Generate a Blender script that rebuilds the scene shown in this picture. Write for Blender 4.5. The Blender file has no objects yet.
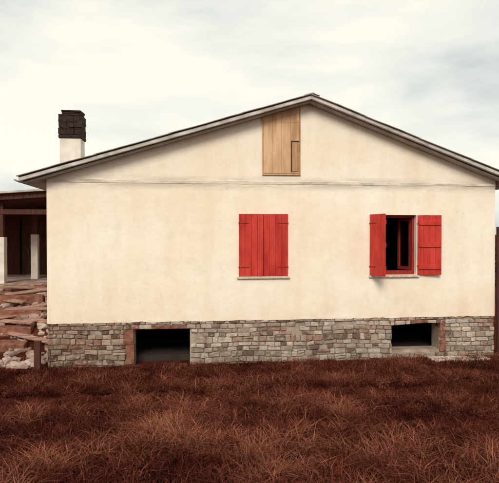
import bpy, bmesh, math, random
import numpy as np
from mathutils import Vector, Matrix, noise as mnoise
random.seed(7); rng=np.random.default_rng(11)
scene=bpy.context.scene
col=scene.collection

# ------------------------------------------------------------ helpers
def link(o,parent=None):
    col.objects.link(o)
    if parent is not None: o.parent=parent
    return o
def empty(name,loc=(0,0,0)):
    o=bpy.data.objects.new(name,None); o.location=loc; o.empty_display_size=.3
    col.objects.link(o); return o
def mesh_obj(name,verts,faces,mat=None,parent=None,smooth=False):
    me=bpy.data.meshes.new(name); me.from_pydata([tuple(v) for v in verts],[],faces); me.update()
    if mat: me.materials.append(mat)
    if smooth:
        for p in me.polygons: p.use_smooth=True
    return link(bpy.data.objects.new(name,me),parent)
def boxes(name,lst,mat,parent=None,bevel=.004,jit=0.0):
    """lst of (x0,x1,y0,y1,z0,z1[,Matrix])"""
    V=[];F=[]
    for b in lst:
        x0,x1,y0,y1,z0,z1=b[:6]; M=b[6] if len(b)>6 else None
        n=len(V)
        for p in [(x0,y0,z0),(x1,y0,z0),(x1,y1,z0),(x0,y1,z0),(x0,y0,z1),(x1,y0,z1),(x1,y1,z1),(x0,y1,z1)]:
            v=Vector(p)+Vector([random.uniform(-jit,jit) for _ in range(3)])
            if M is not None: v=M@v
            V.append(v)
        F+= [tuple(n+i for i in f) for f in [(0,3,2,1),(4,5,6,7),(0,1,5,4),(1,2,6,5),(2,3,7,6),(3,0,4,7)]]
    o=mesh_obj(name,V,F,mat,parent)
    if bevel>0:
        m=o.modifiers.new('bevel','BEVEL'); m.width=bevel; m.segments=2; m.limit_method='ANGLE'
    return o

def new_mat(name):
    m=bpy.data.materials.new(name); m.use_nodes=True
    nt=m.node_tree; b=nt.nodes['Principled BSDF']
    return m,nt,b
def N(nt,t,**kw):
    n=nt.nodes.new(t)
    for k,v in kw.items(): setattr(n,k,v)
    return n
def ramp(nt,stops):
    r=N(nt,'ShaderNodeValToRGB'); e=r.color_ramp.elements
    while len(e)<len(stops): e.new(.5)
    for i,(p,c) in enumerate(stops):
        e[i].position=p; e[i].color=(c[0],c[1],c[2],1) if not isinstance(c,(int,float)) else (c,c,c,1)
    return r
def noise_tex(nt,scale,detail=6,rough=.6,vec=None,stretch=None):
    n=N(nt,'ShaderNodeTexNoise'); n.inputs['Scale'].default_value=scale
    n.inputs['Detail'].default_value=detail; n.inputs['Roughness'].default_value=rough
    if vec is None:
        tc=N(nt,'ShaderNodeTexCoord'); vec=tc.outputs['Object']
    if stretch:
        mp=N(nt,'ShaderNodeMapping'); mp.inputs['Scale'].default_value=stretch
        nt.links.new(vec,mp.inputs['Vector']); vec=mp.outputs['Vector']
    nt.links.new(vec,n.inputs['Vector']); return n
def mixc(nt,fac,a,b,mode='MIX'):
    m=N(nt,'ShaderNodeMix',data_type='RGBA',blend_type=mode)
    for sock,v in ((m.inputs[0],fac),(m.inputs[6],a),(m.inputs[7],b)):
        if isinstance(v,bpy.types.NodeSocket): nt.links.new(v,sock)
        elif isinstance(v,(int,float)): sock.default_value=v
        else: sock.default_value=(v[0],v[1],v[2],1)
    return m.outputs[2]
def simple(name,c1,c2,scale=8,rough=.85,bump=.3,bscale=40,stretch=None,bdist=.01,lo=.35,hi=.65):
    m,nt,b=new_mat(name)
    n=noise_tex(nt,scale,stretch=stretch)
    r=ramp(nt,[(lo,c1),(hi,c2)])
    nt.links.new(n.outputs[0],r.inputs[0]); nt.links.new(r.outputs[0],b.inputs['Base Color'])
    b.inputs['Roughness'].default_value=rough; b.inputs['Specular IOR Level'].default_value=.25
    n2=noise_tex(nt,bscale,stretch=stretch); bp=N(nt,'ShaderNodeBump'); bp.inputs['Strength'].default_value=bump
    bp.inputs['Distance'].default_value=bdist
    nt.links.new(n2.outputs[0],bp.inputs['Height']); nt.links.new(bp.outputs[0],b.inputs['Normal'])
    return m

# ------------------------------------------------------------ materials
def plaster_mat():
    m,nt,b=new_mat('plaster')
    tc=N(nt,'ShaderNodeTexCoord'); sep=N(nt,'ShaderNodeSeparateXYZ'); nt.links.new(tc.outputs['Object'],sep.inputs[0])
    n1=noise_tex(nt,.5,7,.62); r1=ramp(nt,[(.36,(.87,.74,.58)),(.60,(.90,.83,.71))])
    nt.links.new(n1.outputs[0],r1.inputs[0])
    def mul(a,b_):
        q=N(nt,'ShaderNodeMath',operation='MULTIPLY')
        for s,v in ((q.inputs[0],a),(q.inputs[1],b_)):
            if isinstance(v,float): s.default_value=v
            else: nt.links.new(v,s)
        return q.outputs[0]
    n2=noise_tex(nt,1.0,7,.7,stretch=(2.6,2.6,.42)); r2=ramp(nt,[(.46,0.0),(.70,1.0)]); nt.links.new(n2.outputs[0],r2.inputs[0])
    c=mixc(nt,mul(r2.outputs[0],.36),r1.outputs[0],(.77,.58,.40))
    n8=noise_tex(nt,1.9,9,.72); r8=ramp(nt,[(.52,0.0),(.68,1.0)]); nt.links.new(n8.outputs[0],r8.inputs[0])
    c=mixc(nt,mul(r8.outputs[0],.28),c,(.76,.56,.42))
    mr=N(nt,'ShaderNodeMapRange'); mr.inputs[1].default_value=.75; mr.inputs[2].default_value=1.6; mr.inputs[3].default_value=1; mr.inputs[4].default_value=0
    nt.links.new(sep.outputs[2],mr.inputs[0])
    n3=noise_tex(nt,2.2,8,.72); r3=ramp(nt,[(.35,.15),(.62,1.0)]); nt.links.new(n3.outputs[0],r3.inputs[0])
    c=mixc(nt,mul(mul(r3.outputs[0],mr.outputs[0]),.45),c,(.74,.50,.34))
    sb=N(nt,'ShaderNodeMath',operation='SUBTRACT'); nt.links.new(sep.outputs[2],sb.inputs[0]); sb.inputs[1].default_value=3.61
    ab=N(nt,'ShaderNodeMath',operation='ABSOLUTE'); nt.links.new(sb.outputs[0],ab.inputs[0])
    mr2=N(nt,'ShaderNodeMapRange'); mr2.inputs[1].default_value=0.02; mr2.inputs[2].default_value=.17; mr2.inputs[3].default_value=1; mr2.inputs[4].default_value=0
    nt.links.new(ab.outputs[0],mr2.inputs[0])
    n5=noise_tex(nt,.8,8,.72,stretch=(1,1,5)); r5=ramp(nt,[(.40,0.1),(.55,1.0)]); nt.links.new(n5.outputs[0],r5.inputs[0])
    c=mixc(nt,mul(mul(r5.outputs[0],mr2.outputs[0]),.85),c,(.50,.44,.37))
    n7=noise_tex(nt,14,8,.75); r7=ramp(nt,[(.28,.72),(.42,1.0)]); nt.links.new(n7.outputs[0],r7.inputs[0])
    c=mixc(nt,.6,c,r7.outputs[0],'MULTIPLY')
    nt.links.new(c,b.inputs['Base Color']); b.inputs['Roughness'].default_value=.93; b.inputs['Specular IOR Level'].default_value=.2
    nb=noise_tex(nt,30,8,.7); bp=N(nt,'ShaderNodeBump'); bp.inputs['Strength'].default_value=.35; bp.inputs['Distance'].default_value=.012
    nt.links.new(nb.outputs[0],bp.inputs['Height'])
    nb2=noise_tex(nt,1.3,3,.5); bp2=N(nt,'ShaderNodeBump'); bp2.inputs['Strength'].default_value=.5; bp2.inputs['Distance'].default_value=.06
    nt.links.new(nb2.outputs[0],bp2.inputs['Height']); nt.links.new(bp.outputs[0],bp2.inputs['Normal'])
    nt.links.new(bp2.outputs[0],b.inputs['Normal'])
    return m
M_plaster=plaster_mat()
M_beam=simple('tie_beam_plaster',(.46,.40,.33),(.84,.75,.62),1.6,.9,.3,30,stretch=(1,1,4))
M_conc=simple('verge_concrete',(.36,.32,.29),(.68,.63,.57),3,.9,.4,50,stretch=(1,1,2))
M_mortar=simple('mortar',(.26,.19,.145),(.46,.37,.29),3,.95,.8,40,bdist=.02)
M_soffit=simple('soffit',(.28,.25,.21),(.44,.39,.33),4,.9,.3,40)
M_tile=simple('roof_sheet',(.22,.19,.165),(.42,.37,.33),5,.9,.4,40)
M_red=simple('red_paint',(.40,.024,.018),(.60,.055,.036),2.2,.75,.45,25,stretch=(3,3,.8),bdist=.004)
M_redd=simple('red_frame_paint',(.20,.016,.013),(.33,.032,.021),7,.7,.3,25,stretch=(4,4,.6),bdist=.004)
M_iron=simple('dark_iron',(.03,.015,.012),(.07,.03,.02),20,.6,.3,60)
M_brown=simple('brown_wood',(.045,.016,.011),(.11,.040,.026),5,.8,.6,20,stretch=(5,5,.6))
M_door=simple('dark_red_door',(.05,.012,.010),(.10,.022,.016),5,.8,.4,20,stretch=(5,5,.6))
M_rust=simple('rusty_stone',(.12,.045,.03),(.30,.13,.085),7,.9,.8,25,bdist=.02)
M_tan=simple('tan_board',(.44,.25,.125),(.70,.46,.27),1.7,.8,.5,20,stretch=(3,3,.6),bdist=.005)
M_tan2=simple('tan_board_dark',(.34,.18,.09),(.50,.30,.16),5,.75,.4,20,stretch=(5,5,.5),bdist=.004)
M_sill=simple('sill_stone',(.48,.38,.29),(.68,.57,.46),12,.8,.3,60)
M_white=simple('white_plaster',(.62,.56,.48),(.80,.74,.66),3,.9,.3,40)
M_chdark=simple('chimney_pot_brick',(.016,.010,.009),(.05,.028,.022),10,.9,.6,50)
M_in=simple('interior_shade_tone',(.03,.02,.018),(.05,.035,.03),3,.95,.1,20)  # near-black colour paints room shade onto the surfaces behind the openings
M_rubble=simple('rubble',(.18,.09,.07),(.55,.42,.35),1.6,.95,.8,25,bdist=.02)
M_plank=simple('weathered_plank',(.20,.09,.065),(.44,.28,.21),4,.9,.5,25,stretch=(.6,5,5))
M_glass,ntg,bg=new_mat('window_glass'); bg.inputs['Base Color'].default_value=(.015,.014,.014,1); bg.inputs['Roughness'].default_value=.12
bg.inputs['Specular IOR Level'].default_value=.35
def attr_mat(name,rough=.9,bump=0.0):
    m,nt,b=new_mat(name)
    a=N(nt,'ShaderNodeAttribute'); a.attribute_name='Col'
    src=a.outputs['Color']
    n=noise_tex(nt,9,8,.7); r=ramp(nt,[(.3,.55),(.7,1.25)]); nt.links.new(n.outputs[0],r.inputs[0])
    src=mixc(nt,1.0,src,r.outputs[0],'MULTIPLY')
    # mortar smeared over the stone faces in places
    n=noise_tex(nt,5,9,.75); r=ramp(nt,[(.50,0.0),(.60,.75)]); nt.links.new(n.outputs[0],r.inputs[0])
    src=mixc(nt,r.outputs[0],src,(.42,.34,.27))
    nb=noise_tex(nt,35,8,.7); bp=N(nt,'ShaderNodeBump'); bp.inputs['Strength'].default_value=bump; bp.inputs['Distance'].default_value=.015
    nt.links.new(nb.outputs[0],bp.inputs['Height']); nt.links.new(bp.outputs[0],b.inputs['Normal'])
    nt.links.new(src,b.inputs['Base Color']); b.inputs['Roughness'].default_value=rough
    b.inputs['Specular IOR Level'].default_value=.1
    return m
M_stone=attr_mat('foundation_stone',.95,.9)
def diff_attr(name):
    m,nt,b=new_mat(name); nt.nodes.remove(b)
    a=N(nt,'ShaderNodeAttribute'); a.attribute_name='Col'; d=N(nt,'ShaderNodeBsdfDiffuse')
    nt.links.new(a.outputs['Color'],d.inputs[0]); nt.links.new(d.outputs[0],nt.nodes['Material Output'].inputs['Surface']); return m
M_grass=diff_attr('dry_grass'); M_leaf=diff_attr('leaf')

# ------------------------------------------------------------ terrain height
def sstep(a,b,x):
    t=np.clip((x-a)/(b-a),0,1); return t*t*(3-2*t)
def vnoise(x,y,s,seed=0):
    r=np.random.default_rng(seed); o=0; amp=1; tot=0
    for k in range(4):
        for j in range(3):
            an=r.uniform(0,2*math.pi); f=s*(1.9**k)*r.uniform(.7,1.3); ph=r.uniform(0,6.28)
            o=o+amp*np.sin((x*math.cos(an)+y*math.sin(an))*f+ph+1.3*np.sin((x*math.sin(an)-y*math.cos(an))*f*.6+ph*2))
            tot+=amp*.75
        amp*=.6
    return o/tot
def zf(x,y):
    x=np.asarray(x,float); y=np.asarray(y,float)
    rise=np.clip(-y-1.0,0,16)
    z=-.13+.088*rise*sstep(0,1.5,rise)
    bank=1.30*sstep(.2,4.2,y)*sstep(.35,.1,x)
    farflat=1-sstep(40,80,np.hypot(x,y))
    z=z+bank
    z=z+vnoise(x,y,1.3,3)*.06*sstep(.2,2.0,np.abs(y)+.3*np.clip(-x,0,10))
    z=z+(1-farflat)*vnoise(x,y,.02,5)*2.0
    return z
def axis(c,fine0,fine1,step,far):
    a=list(np.arange(fine0,fine1+1e-6,step)); s=step; v=fine1
    while v<far: s*=1.22; v+=s; a.append(v)
    s=step; v=fine0; pre=[]
    while v>-far: s*=1.22; v-=s; pre.append(v)
    return np.array(pre[::-1]+a)
gx=axis(0,-9,16,.14,1200); gy=axis(0,-14,9,.14,1200)
GX,GY=np.meshgrid(gx,gy); GZ=zf(GX,GY)
nx,ny=len(gx),len(gy)
verts=np.stack([GX.ravel(),GY.ravel(),GZ.ravel()],1)
i=np.arange(nx-1);j=np.arange(ny-1);I,J=np.meshgrid(i,j);a=(J*nx+I).ravel()
faces=np.stack([a,a+1,a+1+nx,a+nx],1)
M_ground,nt,b=new_mat('soil_and_turf')
n=noise_tex(nt,1.6,12,.75); r=ramp(nt,[(.32,(.040,.010,.008)),(.5,(.095,.024,.015)),(.68,(.18,.062,.038))])
nt.links.new(n.outputs[0],r.inputs[0]); nt.links.new(r.outputs[0],b.inputs['Base Color']); b.inputs['Roughness'].default_value=1; b.inputs['Specular IOR Level'].default_value=0
n=noise_tex(nt,16,10,.75); bp=N(nt,'ShaderNodeBump'); bp.inputs['Distance'].default_value=.06; bp.inputs['Strength'].default_value=.9
nt.links.new(n.outputs[0],bp.inputs['Height']); nt.links.new(bp.outputs[0],b.inputs['Normal'])
ground=mesh_obj('ground',verts.tolist(),faces.tolist(),M_ground,None,True)

# ------------------------------------------------------------ house
W=9.5; DEP=9.0; PB=.78
house=empty('plaster_house')
AP=(5.32,5.43); LE=(-.45,3.68); RE=(9.95,3.72)
def roof_top(u):
    if u<=AP[0]: return LE[1]+(u-LE[0])*(AP[1]-LE[1])/(AP[0]-LE[0])
    return AP[1]+(u-AP[0])*(RE[1]-AP[1])/(RE[0]-AP[0])
win1=(3.86,4.87,1.68,2.97); win2=(6.69,7.70,1.68,2.97)
b1=(1.71,2.84,-.3,.615); b2=(7.16,8.24,.05,.635)
def wall_grid(name,u0,u1,z0,z1,holes,y,dep,mat):
    us=sorted(set([u0,u1]+[h[0] for h in holes]+[h[1] for h in holes]+list(np.arange(u0+.5,u1,.5))))
    zs=sorted(set([z0,z1]+[max(z0,h[2]) for h in holes]+[h[3] for h in holes]))
    V=[];F=[]
    def q(*p):
        n=len(V); V.extend(p); F.append((n,n+1,n+2,n+3))
    for a_,b_ in zip(us[:-1],us[1:]):
        for c_,d_ in zip(zs[:-1],zs[1:]):
            mu,mz=(a_+b_)/2,(c_+d_)/2
            if any(h[0]<mu<h[1] and h[2]<mz<h[3] for h in holes): continue
            q((a_,y,c_),(b_,y,c_),(b_,y,d_),(a_,y,d_))
    for h in holes:
        a_,b_,c_,d_=h; c_=max(c_,z0); Y=y+dep
        q((a_,y,c_),(a_,y,d_),(a_,Y,d_),(a_,Y,c_)); q((b_,y,d_),(b_,y,c_),(b_,Y,c_),(b_,Y,d_))
        q((a_,y,d_),(b_,y,d_),(b_,Y,d_),(a_,Y,d_)); q((a_,Y,c_),(b_,Y,c_),(b_,y,c_),(a_,y,c_))
    return mesh_obj(name,V,F,mat,house)
wall_grid('front_wall',0,W,PB,3.64,[win1,win2],-.02,.28,M_plaster)
V=[];F=[]; us=np.arange(0,W+.001,.05)
for u in us:
    dz=.018*mnoise.noise(Vector((u*3,0,1)))+.012*mnoise.noise(Vector((u*11,3,1)))-.012
    V+=[(u,-.02,PB),(u,-.018,PB+dz-.01),(u,.05,PB+dz-.01)]
for k in range(len(us)-1):
    a_=k*3; F+=[(a_,a_+1,a_+4,a_+3),(a_+1,a_+2,a_+5,a_+4)]
mesh_obj('plaster_lower_edge',V,F,M_plaster,house)
wall_grid('foundation_backing',.02,W-.02,-.6,PB,[b1,b2],.030,.35,M_mortar)
U=[0,1,2,3,4,AP[0],6,7,8,9,W]
V=[(u,-.012,3.64) for u in U]+[(u,-.012,roof_top(u)-.08) for u in U]
mesh_obj('gable_wall',V,[(k,k+1,k+1+len(U),k+len(U)) for k in range(len(U)-1)],M_plaster,house)
mesh_obj('side_wall_west',[(0,-.02,PB),(0,DEP,PB),(0,DEP,roof_top(0)-.08),(0,-.02,roof_top(0)-.08)],[(0,1,2,3)],M_plaster,house)
mesh_obj('side_wall_east',[(W,-.02,PB),(W,DEP,PB),(W,DEP,roof_top(W)-.08),(W,-.02,roof_top(W)-.08)],[(3,2,1,0)],M_plaster,house)
mesh_obj('rear_wall',[(0,DEP,-.6),(W,DEP,-.6),(W,DEP,roof_top(W)-.08),(AP[0],DEP,AP[1]-.08),(0,DEP,roof_top(0)-.08)],[(0,1,2,3,4)],M_plaster,house)
boxes('foundation_side',[(.05,.1,.05,DEP,-.6,PB),(W-.1,W-.05,.05,DEP,-.6,PB)],M_mortar,house,0)
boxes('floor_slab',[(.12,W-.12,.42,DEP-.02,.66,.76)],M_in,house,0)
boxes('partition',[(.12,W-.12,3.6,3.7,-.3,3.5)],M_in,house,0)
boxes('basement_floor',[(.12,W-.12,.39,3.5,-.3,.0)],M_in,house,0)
bl=[]; u=0
while u<W:
    l=random.uniform(.8,1.7); e=min(W,u+l); bl.append((u,e,-.022-random.uniform(.004,.009),.02,3.60+random.uniform(-.006,.006),3.66+random.uniform(-.006,.006))); u=e
boxes('tie_beam',bl,M_beam,house,.004)

# foundation stones: roughly coursed field stone, courses wander up and down
def stones(name,length,zb,zt,holes,to_world,seed):
    r=random.Random(seed); V=[];F=[];C=[]
    def wob(u,z):
        k=min(1,max(0,(zt-z)/.25)) 
        return z+k*(.050*mnoise.noise(Vector((u*.9,z*1.2,seed)))+.018*mnoise.noise(Vector((u*4,z*6,seed+3))))
    def stone(s0,s1,za,zb_):
        w=s1-s0; h=zb_-za
        if w<.035 or h<.03: return
        g=r.uniform(.001,.007)
        pr=r.uniform(-.008,.022)
        t=r.random()
        if t<.12: c=(.20,.13,.10)
        elif t<.50: c=(.37,.285,.225)
        elif t<.90: c=(.52,.43,.35)
        else: c=(.36,.22,.16)
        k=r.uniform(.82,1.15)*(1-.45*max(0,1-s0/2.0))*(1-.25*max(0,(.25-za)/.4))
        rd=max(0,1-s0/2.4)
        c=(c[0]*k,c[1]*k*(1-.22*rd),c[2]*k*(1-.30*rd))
        pts=[]
        cs=[(s0+g,za+g),(s1-g,za+g),(s1-g,zb_-g),(s0+g,zb_-g)]
        for q in range(4):
            p=cs[q]; pn=cs[(q+1)%4]; pp=cs[q-1]
            f1=r.uniform(.03,.22); f2=r.uniform(.03,.22)
            if q%2==0: f1,f2=f1*1.3,f2*.6
            else: f1,f2=f1*.6,f2*1.3
            pts.append((p[0]+(pp[0]-p[0])*f1*.9,p[1]+(pp[1]-p[1])*f1*.9))
            pts.append((p[0]+(pn[0]-p[0])*f2*.9,p[1]+(pn[1]-p[1])*f2*.9))
        cx=sum(p[0] for p in pts)/8; cz=sum(p[1] for p in pts)/8
        n=len(V); m=8
        for (f,d) in ((1.0,.05),(1.0,.016-pr),(.92,.004-pr),(.70,-.003-pr)):
            for p in pts:
                uu=cx+(p[0]-cx)*f; zz=cz+(p[1]-cz)*f
                dd=d+(r.uniform(-.006,.006) if f<1 else 0)
                V.append(to_world(uu,dd,wob(uu,zz)))
        V.append(to_world(cx,-.004-pr,wob(cx,cz)))
        for L in range(3):
            for q in range(m):
                q2=(q+1)%m; F.append((n+L*m+q,n+L*m+q2,n+(L+1)*m+q2,n+(L+1)*m+q))
        for q in range(m): F.append((n+3*m+q,n+3*m+(q+1)%m,n+4*m))
        C.extend([c]*(4*m+1))
    z=zb
    while z<zt-.03:
        h=r.uniform(.085,.145)
        if z+h>zt-.055: h=zt-z-.012
        u=-r.uniform(0,.12)
        while u<length:
            w=r.uniform(.10,.30)
            segs=[(max(u,.0),min(u+w,length))]; u+=w
            for hh in holes:
                if z+h*.6>hh[2] and z+h*.4<hh[3]:
                    ns=[]
                    for s0,s1 in segs:
                        if s1<=hh[0] or s0>=hh[1]: ns.append((s0,s1)); continue
                        if s0<hh[0]: ns.append((s0,hh[0]))
                        if s1>hh[1]: ns.append((hh[1],s1))
                    segs=ns
            for s0,s1 in segs:
                if r.random()<.16 and h>.10:
                    f=r.uniform(.4,.6); stone(s0,s1,z,z+h*f); stone(s0,s1,z+h*f,z+h)
                elif r.random()<.03: continue
                else: stone(s0,s1,z,z+h)
        z+=h
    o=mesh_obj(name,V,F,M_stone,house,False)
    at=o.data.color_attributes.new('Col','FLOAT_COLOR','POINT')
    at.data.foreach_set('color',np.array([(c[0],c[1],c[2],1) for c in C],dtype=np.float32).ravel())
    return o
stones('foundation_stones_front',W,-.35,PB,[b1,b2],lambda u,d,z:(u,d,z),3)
stones('foundation_stones_west',DEP-.1,-.35,PB,[],lambda u,d,z:(d,u+.08,z),5)
stones('foundation_stones_east',DEP-.1,-.35,PB,[],lambda u,d,z:(W-d,u+.08,z),6)
boxes('basement_lintels',[(1.64,2.92,-.008,.2,.617,.69),(7.08,8.33,-.006,.2,.637,.70)],M_rust,house,.008,.008)
boxes('basement_jambs',[(1.50,1.70,-.03,.2,.31,.61),(1.53,1.705,-.026,.2,-.1,.30),(8.25,8.38,-.02,.2,.0,.30),(8.248,8.36,-.026,.2,.31,.632)],M_rust,house,.012,.012)

# roof slabs
def slab(name,prof,y0,y1,mat,par=None,bev=.006):
    n=len(prof); V=[(p[0],y0,p[1]) for p in prof]+[(p[0],y1,p[1]) for p in prof]
    F=[tuple(range(n)),tuple(range(2*n-1,n-1,-1))]+[(k,(k+1)%n+0,(k+1)%n+n,k+n) for k in range(n)]
    o=mesh_obj(name,V,F,mat,par or house)
    bm=bmesh.new(); bm.from_mesh(o.data); bmesh.ops.recalc_face_normals(bm,faces=bm.faces); bm.to_mesh(o.data); bm.free()
    m=o.modifiers.new('bevel','BEVEL'); m.width=bev; m.segments=2
    return o
t0,t1=-.035,-.105
slab('roof_slab_west',[(LE[0],LE[1]+t1),(AP[0],AP[1]+t1),(AP[0],AP[1]+t0),(LE[0],LE[1]+t0)],-.33,DEP+.4,M_conc)
slab('roof_slab_east',[(AP[0],AP[1]+t1),(RE[0],RE[1]+t1),(RE[0],RE[1]+t0),(AP[0],AP[1]+t0)],-.33,DEP+.4,M_conc)
slab('soffit_west',[(LE[0]+.06,LE[1]+t1-.035),(AP[0],AP[1]+t1-.035),(AP[0],AP[1]+t1-.003),(LE[0]+.06,LE[1]+t1-.003)],-.24,DEP+.3,M_soffit)
slab('soffit_east',[(AP[0],AP[1]+t1-.035),(RE[0]-.06,RE[1]+t1-.035),(RE[0]-.06,RE[1]+t1-.003),(AP[0],AP[1]+t1-.003)],-.24,DEP+.3,M_soffit)
def tiles(name,A,B):
    L=math.dist(A,B); rows=4; V=[];F=[]
    ys=np.arange(-.37,DEP+.42,.03); m=len(ys)
    d=((B[0]-A[0])/L,(B[1]-A[1])/L); up=(-d[1],d[0]) if d[0]>0 else (d[1],-d[0])
    for r_ in range(rows):
        s0=r_*L/rows; s1=(r_+1)*L/rows+.05
        ss=np.linspace(s0,s1,7)
        for q_,s in enumerate(ss):
            for y in ys:
                w=.009*math.sin(y*2*math.pi/.15)-.016+.009*(1-q_/6)+mnoise.noise(Vector((s*1.5,y*.8,4)))*.010
                V.append((A[0]+d[0]*s+up[0]*w,y,A[1]+d[1]*s+up[1]*w))
        base=r_*7*m
        for q_ in range(6):
            for k in range(m-1):
                a_=base+q_*m+k; F.append((a_,a_+1,a_+1+m,a_+m))
    o=mesh_obj(name,V,F,M_tile,house,False)
    sd=o.modifiers.new('solid','SOLIDIFY'); sd.thickness=.012
tiles('roofing_west',(LE[0]-.03,LE[1]-.0),(AP[0],AP[1]+.002)); tiles('roofing_east',(RE[0]+.03,RE[1]),(AP[0],AP[1]+.002))
slab('ridge_flashing',[(AP[0]-.16,AP[1]-.047),(AP[0],AP[1]+.004),(AP[0]+.16,AP[1]-.053),(AP[0]+.16,AP[1]-.042),(AP[0],AP[1]+.012),(AP[0]-.16,AP[1]-.036)],-.375,DEP+.42,M_conc,None,.003)
V=[];F=[]
for (y) in (-.28,DEP+.35):
    for k in range(9):
        an=math.pi+math.pi*k/8; V.append((LE[0]-.045+math.cos(an)*.045,y,LE[1]-.055+math.sin(an)*.045))
for k in range(8): F.append((k,k+1,k+10,k+9))
o=mesh_obj('gutter',V,F,M_soffit,house,True); o.modifiers.new('s','SOLIDIFY').thickness=.006

# attic hatch
ht=lambda u: roof_top(u)-.142
V=[];F=[]
us=np.linspace(4.36,5.125,5)
for k in range(4):
    a_,b_=us[k]+.002,us[k+1]-.002; yy=-.035-random.uniform(0,.005)
    zb=3.83
    n=len(V)
    for y in (yy,-.0):
        V+= [(a_,y,zb),(b_,y,zb),(b_,y,ht(b_)),(a_,y,ht(a_))]
    F+=[(n,n+1,n+2,n+3),(n,n+4,n+5,n+1),(n+1,n+5,n+6,n+2),(n+2,n+6,n+7,n+3),(n+3,n+7,n+4,n)]
mesh_obj('attic_hatch_boards',V,F,M_tan,house)
boxes('attic_hatch_frame',[(4.335,4.357,-.045,.0,3.81,ht(4.34)-.005),(5.128,5.15,-.045,.0,3.81,ht(5.14)-.005),(4.335,5.15,-.05,.0,3.79,3.812),(4.36,5.125,-.0425,-.036,4.90,4.915)],M_tan,house,.003)
boxes('attic_hatch_door',[(4.965,5.105,-.056,-.04,3.87,4.48)],M_tan2,house,.004)
boxes('attic_hatch_gap',[(4.945,4.962,-.051,-.038,3.86,4.51),(4.965,5.12,-.0505,-.038,4.483,4.51)],M_iron,house,0)

# windows
def sill(w):
    return (w[0]-.05,w[1]+.05,-.07,.05,w[2]-.05,w[2]-.004)
boxes('window_sills',[sill(win1),sill(win2)],M_sill,house,.006)
def casement(name,w,y):
    u0,u1,z0,z1=w; t=.055; m=(u0+u1)/2
    L=[(u0,u0+t,y,y+.06,z0,z1),(u1-t,u1,y,y+.06,z0,z1),(u0+t,u1-t,y,y+.06,z1-t,z1),(u0+t,u1-t,y,y+.06,z0,z0+t+.02),(m-.035,m+.035,y-.01,y+.05,z0+t+.02,z1-t)]
    boxes(name+'_frame',L,M_redd,house,.004)
    boxes(name+'_glass',[(u0+t,m-.035,y+.02,y+.026,z0+t+.02,z1-t),(m+.035,u1-t,y+.02,y+.026,z0+t+.02,z1-t)],M_glass,house,0)
casement('window',win1,.14)
u0,u1,z0,z1=win2;t=.055
boxes('open_window_frame',[(u0,u0+t,.10,.16,z0,z1),(u1-t,u1,.10,.16,z0,z1),(u0+t,u1-t,.10,.16,z1-t,z1),(u0+t,u1-t,.10,.16,z0,z0+.09)],M_redd,house,.004)
M1=Matrix.Translation((u1-.06,.17,0))@Matrix.Rotation(math.radians(-76),4,'Z')
boxes('open_casement',[(-.46,-.40,0,.04,z0+.09,z1-.06,M1),(-.06,0,0,.04,z0+.09,z1-.06,M1),(-.40,-.06,0,.04,z0+.09,z0+.16,M1),(-.40,-.06,0,.04,z1-.13,z1-.06,M1)],M_redd,house,.003)

def shutter(name,hinge,width,z0,z1,ang,side):
    e=bpy.data.objects.new(name,None); col.objects.link(e); e.parent=house
    a_=-math.radians(ang)*side
    M=Matrix.Translation((hinge[0],hinge[1],0))@Matrix.Rotation(a_,4,'Z')
    nb=4; bw=width/nb; L=[]
    for k in range(nb):
        x0=k*bw+.0018; x1=(k+1)*bw-.0018
        if k==nb-1: x1-=.006
        if side<0: x0,x1=-x1,-x0
        L.append((x0,x1,-.028-random.uniform(0,.002),0,z0+random.uniform(0,.004),z1-random.uniform(0,.004),M))
    boxes(name+'_boards',L,M_red,e,.003)
    B=[]
    for zc in (z0+.17,(z0+z1)/2,z1-.17):
        x0,x1=.02,width-.02
        if side<0: x0,x1=-x1,-x0
        B.append((x0,x1,.001,.026,zc-.045,zc+.045,M))
    boxes(name+'_battens',B,M_red,e,.004)
    H=[]
    for zc in (z0+.19,z1-.19):
        x0,x1=-.01,width*.42
        if side<0: x0,x1=-x1,-x0
        H.append((x0,x1,-.037,-.0315,zc-.010,zc+.010,M))
    boxes(name+'_hinges',H,M_redd,e,0.001)
    return e
u0,u1,z0,z1=win1
shutter('shutter',(u0-.012,-.025),.519,z0,z1+.01,2.4,1)
shutter('shutter.001',(u1+.012,-.025),.519,z0,z1+.01,.8,-1)
u0,u1,z0,z1=win2
shutter('shutter.002',(u0-.012,-.03),.515,z0,z1+.01,73,1)
shutter('shutter.003',(u1+.012,-.06),.515,z0,z1-.0,172,-1)

# chimney
ch=bpy.data.objects.new('chimney',None); col.objects.link(ch); ch.parent=house
cx,cy=.24,1.25
boxes('chimney_stack',[(cx-.225,cx+.225,cy-.225,cy+.225,3.7,4.66)],M_white,ch,.012)
boxes('chimney_collar',[(cx-.25,cx+.25,cy-.25,cy+.25,4.663,4.74)],M_chdark,ch,.012,.006)
L=[]
for lv in range(3):
    z=4.742+lv*.15
    for (ax,ay) in ((-1,-1),(1,-1),(-1,1),(1,1),(0,-1),(0,1),(-1,0),(1,0)):
        L.append((cx+ax*.165-.082,cx+ax*.165+.082,cy+ay*.165-.082,cy+ay*.165+.082,z,z+.135))
    L.append((cx-.252,cx+.252,cy-.252,cy+.252,z+.118,z+.148))
boxes('chimney_pot',L,M_chdark,ch,.010,.010)
boxes('chimney_cap',[(cx-.20,cx+.215,cy-.2,cy+.2,5.195,5.245),(cx-.23,cx+.20,cy-.22,cy+.22,5.248,5.285,Matrix.Rotation(.006,4,'Y'))],M_chdark,ch,.01,.014)

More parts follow.
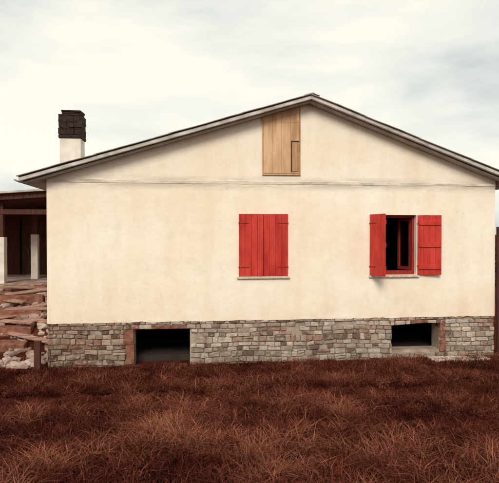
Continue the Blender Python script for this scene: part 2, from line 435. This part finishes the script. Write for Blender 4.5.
# ------------------------------------------------------------ veranda at the back left
ver=empty('veranda')
def vroof(x): return 3.80+.075*(x)
slab('veranda_roof',[(-7,vroof(-7)-.16),(-.02,vroof(0)-.16),(-.02,vroof(0)),(-7,vroof(-7))],3.9,9.0,M_brown,ver)
slab('veranda_roofing',[(-7.1,vroof(-7)+.003),(-.02,vroof(0)+.003),(-.02,vroof(0)+.06),(-7.1,vroof(-7)+.055)],3.78,9.1,M_conc,ver)
boxes('veranda_floor',[(-7,-.02,3.95,8.9,1.0,1.22)],M_rubble,ver,.01)
boxes('veranda_rear_wall',[(-7,-5.2,7.6,7.8,1.22,3.4),(-4.2,-3.55,7.6,7.8,1.22,3.4),(-2.75,-.02,7.6,7.8,1.22,3.5),(-5.2,-2.75,7.6,7.8,3.1,3.22)],M_brown,ver,0)
boxes('veranda_room_back',[(-7,-.02,8.8,8.95,1.0,3.3)],M_in,ver,0)
L=[];Lb=[]
for px in (-2.30,-4.6,-6.7):
    L.append((px-.13,px+.13,4.1,4.36,1.2,2.48)); Lb.append((px-.09,px+.09,4.14,4.32,2.483,vroof(px)-.163))
boxes('veranda_piers',L,M_white,ver,.01); boxes('veranda_posts',Lb,M_brown,ver,.01)
boxes('veranda_inner_pier',[(-1.90,-1.70,5.6,5.8,1.2,2.56)],M_white,ver,.012)
boxes('veranda_inner_post',[(-1.88,-1.72,5.62,5.78,2.563,3.45)],M_brown,ver,.01)
boxes('veranda_door',[(-3.5,-2.8,7.55,7.59,1.22,3.1)],M_door,ver,.01)
boxes('veranda_beam',[(-7,-.03,4.12,4.34,3.10,3.24)],M_brown,ver,.01)

# ------------------------------------------------------------ rubble, planks, steps on the bank
def rock(V,F,c,s,r):
    bm=bmesh.new(); bmesh.ops.create_icosphere(bm,subdivisions=2,radius=1)
    R=Matrix.Rotation(r.uniform(0,6.28),3,'Z')@Matrix.Rotation(r.uniform(-.4,.4),3,'X')
    sc=Vector((s*r.uniform(.7,1.4),s*r.uniform(.7,1.2),s*r.uniform(.4,.8))); off=Vector((r.uniform(0,50),0,0))
    n=len(V)
    for v in bm.verts:
        p=v.co.copy()
        for ax in range(3): p[ax]=max(-.72,min(.72,p[ax]))
        p*=1+.25*mnoise.noise(v.co*1.4+off)
        p=R@Vector((p.x*sc.x,p.y*sc.y,p.z*sc.z)); V.append(p+Vector(c))
    for f in bm.faces: F.append(tuple(n+v.index for v in f.verts))
    bm.free()
r=random.Random(5); V=[];F=[]
for k in range(420):
    x=-abs(r.gauss(0,1.6))-.12; y=r.uniform(.1,3.9)
    if x<-6: continue
    s=r.choice([.04,.05,.07,.09,.12,.15]); rock(V,F,(x,y,float(zf(x,y))+s*.15),s,r)
for (x,y,s) in [(-.62,.15,.13),(-.42,-.05,.12),(-.9,.4,.15),(-.25,.2,.1),(-.5,.7,.14),(-1.1,.1,.1)]:
    rock(V,F,(x,y,float(zf(x,y))+s*.4),s,r)
mesh_obj('rubble_pile',V,F,M_rubble,None)
L=[]
for k in range(22):
    x=-r.uniform(.3,3.2); y=r.uniform(.6,3.8); z=float(zf(x,y))+.07+r.uniform(0,.08)
    M=Matrix.Translation((x,y,z))@Matrix.Rotation(r.uniform(-.6,.6),4,'Z')@Matrix.Rotation(r.uniform(-.14,.14),4,'Y')@Matrix.Rotation(.3,4,'X')
    L.append((-r.uniform(.4,1.0),r.uniform(.4,.9),-.07,.07,-.015,.015,M))
boxes('plank_pile',L,M_plank,None,.003)
L=[]
for k in range(5):
    y=1.0+k*.62; z=float(zf(-1.6,y+.3))
    L.append((-3.4,-.75,y,y+.5,z-.2,z+.07,Matrix.Translation((r.uniform(-.1,.1),0,0))))
boxes('entrance_steps',L,M_rust,None,.02,.02)
zc=float(zf(-.2,-.12))
boxes('fence_stake',[(-.22,-.10,-.20,-.10,zc-.1,.45,Matrix.Rotation(.02,4,'Y'))],M_brown,None,.008,.008)
boxes('wooden_post',[(9.54,9.66,-.10,.0,-.3,2.72)],M_brown,None,.008,.006)
boxes('concrete_slab',[(7.9,9.2,-.42,-.14,-.15,-.025,Matrix.Rotation(math.radians(.3),4,'Y'))],M_sill,None,.02,.015)

# ------------------------------------------------------------ grass
def grass(name,P,h,w,colr,lean):
    n=len(P); ang=rng.uniform(0,2*math.pi,n); la=rng.uniform(0,2*math.pi,n)
    dx=np.cos(ang)*w/2; dy=np.sin(ang)*w/2
    lx=np.cos(la)*lean*h; ly=np.sin(la)*lean*h
    V=np.zeros((n,5,3))
    for k,(s,wm,zm,lm) in enumerate([(0,1,0,0),(0,-1,0,0),(1,.8,.55,.3),(1,-.8,.55,.3),(2,0,1,1)]):
        V[:,k,0]=P[:,0]+dx*wm+lx*lm; V[:,k,1]=P[:,1]+dy*wm+ly*lm; V[:,k,2]=P[:,2]-.01*(s==0)+h*zm*(1-.25*np.minimum(lean,1.4)*lm)
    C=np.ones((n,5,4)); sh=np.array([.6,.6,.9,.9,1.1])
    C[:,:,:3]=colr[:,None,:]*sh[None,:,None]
    me=bpy.data.meshes.new(name); me.vertices.add(n*5); me.vertices.foreach_set('co',V.ravel())
    b0=(np.arange(n)*5)[:,None]
    loops=np.concatenate([b0+np.array([[0,1,3,2]]),b0+np.array([[2,3,4]])],1).ravel()
    me.loops.add(len(loops)); me.loops.foreach_set('vertex_index',loops.astype(np.int32))
    ls=np.stack([np.arange(n)*7,np.arange(n)*7+4],1).ravel(); lt=np.tile([4,3],n)
    me.polygons.add(2*n); me.polygons.foreach_set('loop_start',ls.astype(np.int32)); me.polygons.foreach_set('loop_total',lt.astype(np.int32))
    me.update(calc_edges=True)
    at=me.color_attributes.new('Col','FLOAT_COLOR','POINT'); at.data.foreach_set('color',C.astype(np.float32).ravel())
    me.materials.append(M_grass)
    return link(bpy.data.objects.new(name,me))
def scatter(nt_,x0,x1,y0,y1,nb,spread):
    cx_=rng.uniform(x0,x1,nt_); cy_=rng.uniform(y0,y1,nt_)
    k=rng.poisson(nb,nt_)+2
    idx=np.repeat(np.arange(nt_),k); m=len(idx)
    x=cx_[idx]+rng.normal(0,spread,m); y=cy_[idx]+rng.normal(0,spread,m)
    return idx,x,y
parts=[]
for (nt_,x0,x1,y0,y1,nb,sp) in [(13000,-11,18,-11,-.1,12,.06),(12000,-2.5,9.5,-8.3,-3.5,14,.04),(5500,-1.5,10.5,-2.4,-.1,10,.06),(1700,-12,-.3,.0,3.6,5,.07),(1500,9.7,20,0,10,7,.08)]:
    idx,x,y=scatter(nt_,x0,x1,y0,y1,nb,sp)
    tuft=rng.uniform(.4,1.7,nt_)[idx]; tone=rng.normal(0,.22,nt_)[idx]
    keep=~((x>-.05)&(x<9.55)&(y>-.04))
    keep&=~((x<-.3)&(y>.3)&(rng.random(len(x))<.6))
    parts.append((x[keep],y[keep],tuft[keep],tone[keep]))
x=np.concatenate([p[0] for p in parts]);y=np.concatenate([p[1] for p in parts]);tuft=np.concatenate([p[2] for p in parts]);tone=np.concatenate([p[3] for p in parts])
big=vnoise(x,y,.75,31); med=vnoise(x,y,2.6,32)
n=len(x)
h=(.105+.035*big+.05*med)*tuft*rng.uniform(.5,1.3,n)
h*= .65+.35*sstep(.1,1.5,np.abs(y)); h=np.clip(h,.02,.34)
tv=np.clip(.34+.30*big+.42*med+tone+rng.normal(0,.07,n),0,1)
c0=np.array([.030,.0075,.006]);c1=np.array([.120,.030,.019]);c2=np.array([.34,.130,.078])
cc=np.where(tv[:,None]<.5,c0+(c1-c0)*(tv[:,None]*2),c1+(c2-c1)*((tv[:,None]-.5)*2))
P=np.stack([x,y,zf(x,y)],1)
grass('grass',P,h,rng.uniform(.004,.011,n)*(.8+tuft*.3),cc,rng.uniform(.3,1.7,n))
print('blades',n)
# low scrub clumps
nc=1500
cx_=rng.uniform(-9,16,nc); cy_=rng.uniform(-9.5,-.3,nc)
rad=rng.uniform(.05,.20,nc); hh=rad*rng.uniform(.5,1.0,nc); k=(rad*rad*8000).astype(int)+40
idx=np.repeat(np.arange(nc),k); m=len(idx)
d=rng.normal(0,1,(m,3)); d/=np.linalg.norm(d,axis=1)[:,None]; d[:,2]=np.abs(d[:,2])
rr=rng.uniform(.4,1.15,m)*(1+.3*np.sin(d[:,0]*5+idx)*np.sin(d[:,1]*6+idx*1.7))
px=cx_[idx]+d[:,0]*rad[idx]*rr; py=np.minimum(cy_[idx]+d[:,1]*rad[idx]*rr,-.06); pz=zf(px,py)+.02+d[:,2]*hh[idx]*rr
a_=rng.normal(0,1,(m,3)); a_/=np.linalg.norm(a_,axis=1)[:,None]; b_=np.cross(a_,rng.normal(0,1,(m,3))); b_/=np.linalg.norm(b_,axis=1)[:,None]
s=rng.uniform(.005,.013,m)[:,None]; p=np.stack([px,py,pz],1)
VV=np.stack([p-a_*s,p+b_*s*.45,p+a_*s,p-b_*s*.45],1).reshape(-1,3)
tc_=np.clip(rng.normal(.30,.22,nc)[idx]+rng.normal(0,.10,m)+.25*(d[:,2]*rr-.5),0,1)[:,None]
cl=c0*1.1+(np.array([.27,.090,.055])-c0)*tc_
CC=np.ones((m,4,4)); CC[:,:,:3]=cl[:,None,:]
me=bpy.data.meshes.new('scrub'); me.vertices.add(m*4); me.vertices.foreach_set('co',VV.ravel())
me.loops.add(m*4); me.loops.foreach_set('vertex_index',np.arange(m*4,dtype=np.int32)); me.polygons.add(m)
me.polygons.foreach_set('loop_start',(np.arange(m)*4).astype(np.int32)); me.polygons.foreach_set('loop_total',np.full(m,4,np.int32)); me.update(calc_edges=True)
at=me.color_attributes.new('Col','FLOAT_COLOR','POINT'); at.data.foreach_set('color',CC.astype(np.float32).ravel()); me.materials.append(M_leaf)
link(bpy.data.objects.new('scrub',me))

# ------------------------------------------------------------ distant vegetation
def leafmass(name,centers,nl,size,cols):
    V=[];F=[];C=[]
    for (cx_,cy_,cz_,rx,rz) in centers:
        for k in range(nl):
            d=rng.normal(0,1,3); d/=np.linalg.norm(d); rr=rng.uniform(.55,1.05)*(1+.25*mnoise.noise(Vector(d*2.2)+Vector((cx_,cy_,0))))
            p=np.array([cx_+d[0]*rx*rr,cy_+d[1]*rx*rr,cz_+d[2]*rz*rr])
            a_=rng.normal(0,1,3); a_/=np.linalg.norm(a_); b_=np.cross(a_,rng.normal(0,1,3)); b_/=np.linalg.norm(b_)
            s=size*rng.uniform(.6,1.4); n=len(V)
            V+= [tuple(p-a_*s),tuple(p+b_*s*.5),tuple(p+a_*s),tuple(p-b_*s*.5)]; F.append((n,n+1,n+2,n+3))
            t=rng.random(); c=np.array(cols[0])*(1-t)+np.array(cols[1])*t; C+=[(c[0],c[1],c[2],1)]*4
    o=mesh_obj(name,V,F,M_leaf); at=o.data.color_attributes.new('Col','FLOAT_COLOR','POINT')
    at.data.foreach_set('color',np.array(C,dtype=np.float32).ravel()); return o
cs=[]
for k in range(26):
    x_=14+k*1.6+random.uniform(-.6,.6); y_=16+random.uniform(-2,2); rz=random.uniform(.9,1.6)
    cs.append((x_,y_,float(zf(x_,y_))+rz*.7,random.uniform(1.1,1.8),rz))
for k in range(20):
    x_=-10-k*1.8; y_=16+random.uniform(-2,2); rz=random.uniform(.9,1.5)
    cs.append((x_,y_,float(zf(x_,y_))+rz*.7,random.uniform(1.2,1.8),rz))
leafmass('hedge',cs,700,.11,[(.03,.02,.012),(.12,.06,.03)])

# ------------------------------------------------------------ sky
w=bpy.data.worlds.new("World"); scene.world=w; w.use_nodes=True; nt=w.node_tree
bgN=nt.nodes['Background']; bgN.inputs['Strength'].default_value=.1
sky=N(nt,'ShaderNodeTexSky',sky_type='NISHITA'); sky.sun_disc=False
SUN_EL,SUN_AZ=math.radians(36),math.radians(196)
sky.sun_elevation=SUN_EL; sky.sun_rotation=SUN_AZ
tc=N(nt,'ShaderNodeTexCoord')
n1=noise_tex(nt,2.1,7,.52,vec=tc.outputs['Generated'],stretch=(1,1,2.6))
n1.inputs['Distortion'].default_value=.25
r1=ramp(nt,[(.33,(5.9,6.5,6.4)),(.45,(8.7,8.9,8.2)),(.57,(10.6,10.2,9.0))])
nt.links.new(n1.outputs[0],r1.inputs[0])
c=mixc(nt,.94,sky.outputs[0],r1.outputs[0])
nt.links.new(c,bgN.inputs['Color'])
sd=bpy.data.lights.new('sun','SUN'); sd.energy=2.45; sd.angle=math.radians(22); sd.color=(1,.93,.83)
so=link(bpy.data.objects.new('sun',sd))
d=Vector((math.sin(SUN_AZ)*math.cos(SUN_EL),math.cos(SUN_AZ)*math.cos(SUN_EL),math.sin(SUN_EL)))
so.rotation_euler=d.to_track_quat('Z','Y').to_euler(); so.location=d*30

# ------------------------------------------------------------ camera
cd=bpy.data.cameras.new('camera'); cam=link(bpy.data.objects.new('camera',cd)); scene.camera=cam
cd.sensor_width=36; cd.lens=38.6; cd.clip_end=5000; cd.clip_start=.05
cam.location=(2.82,-11.09,2.54); cam.rotation_euler=(math.radians(90-.7),0,math.radians(-6.46))
scene.view_settings.view_transform='Standard'; scene.view_settings.look='None'; scene.view_settings.exposure=0
